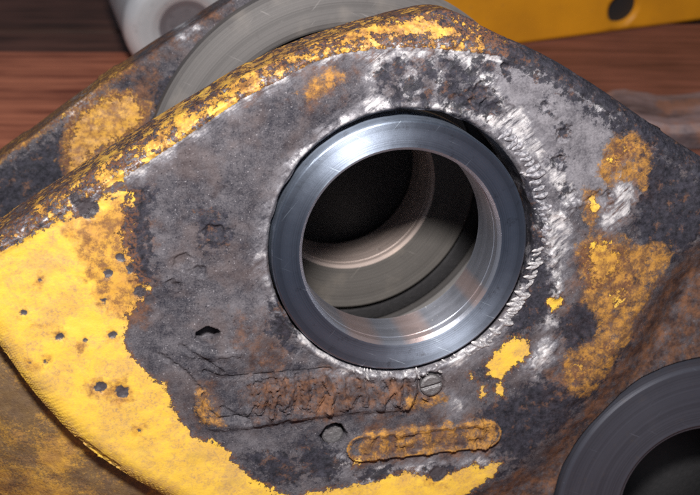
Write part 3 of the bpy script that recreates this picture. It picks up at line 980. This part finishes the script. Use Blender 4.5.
def plug(px, py, r, top, slot, mat):
    ca, sa = math.cos(slot or 0), math.sin(slot or 0)

    def hh(x, y):
        rr = np.hypot(x, y)
        h = top - 0.5 * sstep(r - 0.9, r, rr) + 0.12 * fbm(x, y, 1.6, 2, 7)
        if slot is not None:
            h = h - 0.9 * sstep(0.75, 0.45, np.abs(x * sa - y * ca))
        return h
    me = sheet('plug', lambda x, y: r - np.hypot(x, y), hh, 0.22, (-r, r, -r, r), 4 - top, 3, wall_noise=0)
    o = link_obj('plug', me, mat, front)
    u0, v0 = uv(px, py)
    o.location = (u0 * MM, v0 * MM, 0)
    return o


p1 = plug(431, 385, 4.6, 1.2, math.radians(12), M_PLUG)
p1['label'] = 'round steel plug below the bushing'
p2 = plug(334.5, 439, 4.5, -4.2, None, M_PLUG)
p2['label'] = 'sunken round plug beside the raised lettering'

# ------------------------------------------------------------------ the bench
def wood(name, a, b, shift):
    t = NT(name)
    v = t.vm('MULTIPLY', t.obj, (0.045, 1.0, 1.0))
    g = t.noise(7, 6, 0.62, vec=v, off=(shift, shift * 3, 0), dist=0.6)
    g2 = t.noise(1.6, 4, 0.6, vec=v, off=(0, shift, 9))
    big = t.noise(70, 3, 0.5, off=(shift, 0, 0))
    f = t.m('ADD', t.m('MULTIPLY', g, 0.55), t.m('ADD', t.m('MULTIPLY', g2, 0.25), t.m('MULTIPLY', big, 0.2)))
    c = t.mix(t.step(f, 0.34, 0.66), a, b)
    return t.out(c, 0.62, 0.0, t.bump(t.m('ADD', g, t.m('MULTIPLY', g2, .5)), 0.8, 0.6), 0.35)


bench = bpy.data.objects.new('bench', None); col.objects.link(bench)
tag(bench, 'reddish brown plank bench under and behind the link arm', 'bench')
del bench['category']; del bench['label']
bench['kind'] = 'structure'
W_RED = wood('red_brown_wood', (0.13, 0.034, 0.020), (0.48, 0.165, 0.092), 3)
W_MID = wood('dull_brown_wood', (0.075, 0.028, 0.020), (0.24, 0.092, 0.064), 11)
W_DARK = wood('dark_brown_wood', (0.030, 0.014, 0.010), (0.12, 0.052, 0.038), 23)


def box_mesh(name, sx, sy, sz, bev=3.0):
    bm = bmesh.new(); bmesh.ops.create_cube(bm, size=1.0)
    bmesh.ops.scale(bm, vec=(sx * MM, sy * MM, sz * MM), verts=bm.verts)
    if bev:
        bmesh.ops.bevel(bm, geom=list(bm.edges), offset=bev * MM, segments=2, affect='EDGES', profile=0.6)
    me = bpy.data.meshes.new(name); bm.to_mesh(me); bm.free()
    return me


def plank(x0, x1, y0, y1, top, mat, tilt=0.0):
    o = link_obj('plank', box_mesh('plank', x1 - x0, y1 - y0, 72), mat, bench)
    o.location = ((x0 + x1) / 2 * MM, (y0 + y1) / 2 * MM, (top - 36) * MM)
    o.rotation_euler.z = tilt
    return o


y_edge = on_bench(55, 49).y                 # far edge of the front row on the left
x_split = on_bench(330, 60).x
D = DECK
plank(-900, x_split - 2, y_edge - 150, y_edge, D, W_RED, math.radians(-0.6))
plank(x_split + 2, 900, y_edge - 150, y_edge + 40, D - 1, W_MID, math.radians(-1.5))
yb = y_edge - 155
for k in range(4):
    plank(-900, 900, yb - 200, yb - 4, -46 + (k % 2), W_RED if k % 2 else W_MID)
    yb -= 204
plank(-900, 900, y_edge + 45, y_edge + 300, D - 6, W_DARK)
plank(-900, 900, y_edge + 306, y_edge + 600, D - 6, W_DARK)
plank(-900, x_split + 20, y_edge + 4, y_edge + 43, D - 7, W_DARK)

# ------------------------------------------------------------------ things behind
# yellow machine panel, upper right
M_YPANEL = rim_like('deep_yellow_paint', 1.6, 0.10, 2.0)
t_ = NT('deep_yellow_panel')
cc = t_.mix(t_.step(t_.noise(60, 4, 0.5), 0.3, 0.7), (0.62, 0.255, 0.008), (0.46, 0.185, 0.008))
cc = t_.mix(t_.m('MULTIPLY', t_.step(t_.noise(5, 5, 0.7), 0.60, 0.72), 0.5), cc, (0.25, 0.11, 0.03))
M_YPANEL = t_.out(cc, 0.5, 0.0, t_.bump(t_.noise(3, 4, 0.6), 0.3, 0.5), 0.4)
pa = on_bench(470, 50); pb = on_bench(720, 17)
dx = (pb - pa); dx.z = 0; plen = 620.0
ux = dx.normalized(); uz = Vector((0, 0, 1)); un = ux.cross(uz)
if un.y > 0:
    un = -un
pan = bpy.data.objects.new('machine_panel', None); col.objects.link(pan); pan.empty_display_size = 0.02
base = pa - ux * 60
pan.matrix_world = Matrix.Translation(base * MM) @ Matrix((ux, uz, ux.cross(uz))).transposed().to_4x4()
tag(pan, 'blurred deep yellow machine side panel with a round hole, upper right', 'machine panel')
# where the hole sits on the panel
d = ray(623, 9); t = (base - CAM_POS).dot(un) / d.dot(un); hp = CAM_POS + d * t - base
hx, hz = hp.dot(ux), hp.z
facing = ux.cross(uz).dot(un) > 0
sgn = 1


def pan_in(x, y):
    s = np.minimum(np.minimum(x, plen - x), np.minimum(y, 260 - y))
    return np.minimum(s, np.hypot(x - hx, y - hz) - 12.0)


side = sheet('side', pan_in, lambda x, y: 0.4 * fbm(x, y, 60, 2, 4), 2.0, (0, plen, 0, 260), 30, 3, wall_noise=0)
link_obj('side', side, M_YPANEL, pan)
M_HOLE_SHADE = NT('hole_shade_black').out((0.012, 0.012, 0.014), 0.6)  # flat black standing in for the shade inside the panel hole
o = link_obj('hole_shade_back', box_mesh('hole_shade_back', 70, 70, 8, 1), M_HOLE_SHADE, pan)  # added block, fills the hole with painted darkness
o.location = (hx * MM, hz * MM, -0.010)

# bright pin standing on the bench behind the rear plate, upper left
M_PIN = machined('bright_pin_steel', (0.92, 0.93, 0.97), 0.32, 0.2, 0.2, 0.4, 0.03)
M_PINFACE = machined('grey_pin_face', (0.36, 0.33, 0.36), 0.35, 0.2, 0.5, 0.5, 0.1)
pin = bpy.data.objects.new('pin', None); col.objects.link(pin); pin.empty_display_size = 0.02
rp = 41.0
pr = [(rp, -60), (rp, 6)] + [(rp - 11 + 11 * math.cos(a), 6 + 11 * math.sin(a)) for a in np.linspace(0.1, math.pi / 2, 10)] + [(rp - 17, 16.6), (rp - 20, 15.6), (rp - 23, 13.6)]
sh = link_obj('shaft', lathe('shaft', pr, 160, closed=False), M_PIN, pin); edge_split(sh, 40)
fc = link_obj('end_face', lathe('end_face', [(rp - 22.9, 13.7), (rp - 26, 12.4), (12, 11.6), (0.01, 11.4)], 120, closed=False), M_PINFACE, pin); edge_split(fc, 30)
d = ray(182, 18)
ctr = CAM_POS + d * ((DECK - 6 + rp - CAM_POS.z) / d.z)
ax = Vector((0.30, -0.92, 0.0)).normalized()
xx = Vector((0, 0, 1)).cross(ax).normalized()
pin.matrix_world = Matrix.Translation(ctr * MM) @ Matrix((xx, ax.cross(xx), ax)).transposed().to_4x4()
tag(pin, 'blurred bright steel pin lying on the bench behind the rear plate', 'pin')

# rusty bar on the bench, right
t_ = NT('rusty_bar_steel')
cc = t_.mix(t_.step(t_.noise(18, 6, 0.65, vec=t_.vm('MULTIPLY', t_.obj, (0.25, 1, 1))), 0.36, 0.64), (0.035, 0.024, 0.028), (0.19, 0.135, 0.14))
cc = t_.mix(t_.m('MULTIPLY', t_.step(t_.noise(26, 5, 0.6, off=(4, 8, 0)), 0.52, 0.66), 0.5), cc, (0.26, 0.11, 0.06))
M_BAR = t_.out(cc, 0.6, 0.0, t_.bump(t_.noise(3, 4, 0.6), 0.6, 0.7))
p0 = on_bench(594, 124)
bm = bmesh.new()
L = 420; prof = [(-28, 0), (-28, 12), (-24, 16), (6, 17), (10, 12), (24, 11), (28, 8), (28, 0)]
nst = 60; rows_ = []
for i in range(nst + 1):
    xx_ = L * i / nst
    wob = 1.6 * math.sin(i * 0.7) + rng.uniform(-.8, .8)
    end = min(1.0, 0.80 + 0.1 * i)
    rows_.append([bm.verts.new((xx_ * MM, y * end * MM + rng.uniform(-.0006, .0006), max(0, (z + (wob if z > 5 else 0)) * end) * MM)) for y, z in prof])
for a, b in zip(rows_, rows_[1:]):
    for k in range(len(prof)):
        k2 = (k + 1) % len(prof)
        bm.faces.new((a[k], a[k2], b[k2], b[k]))
bm.faces.new(rows_[0]); bm.faces.new(list(reversed(rows_[-1])))
bmesh.ops.recalc_face_normals(bm, faces=bm.faces)
me = bpy.data.meshes.new('steel_bar'); bm.to_mesh(me); bm.free()
bar = link_obj('steel_bar', me, M_BAR)
bar.location = p0 * MM
bar.rotation_euler.z = math.radians(-3)
tag(bar, 'blurred rusty grey steel bar lying on the bench at the right edge', 'steel bar')
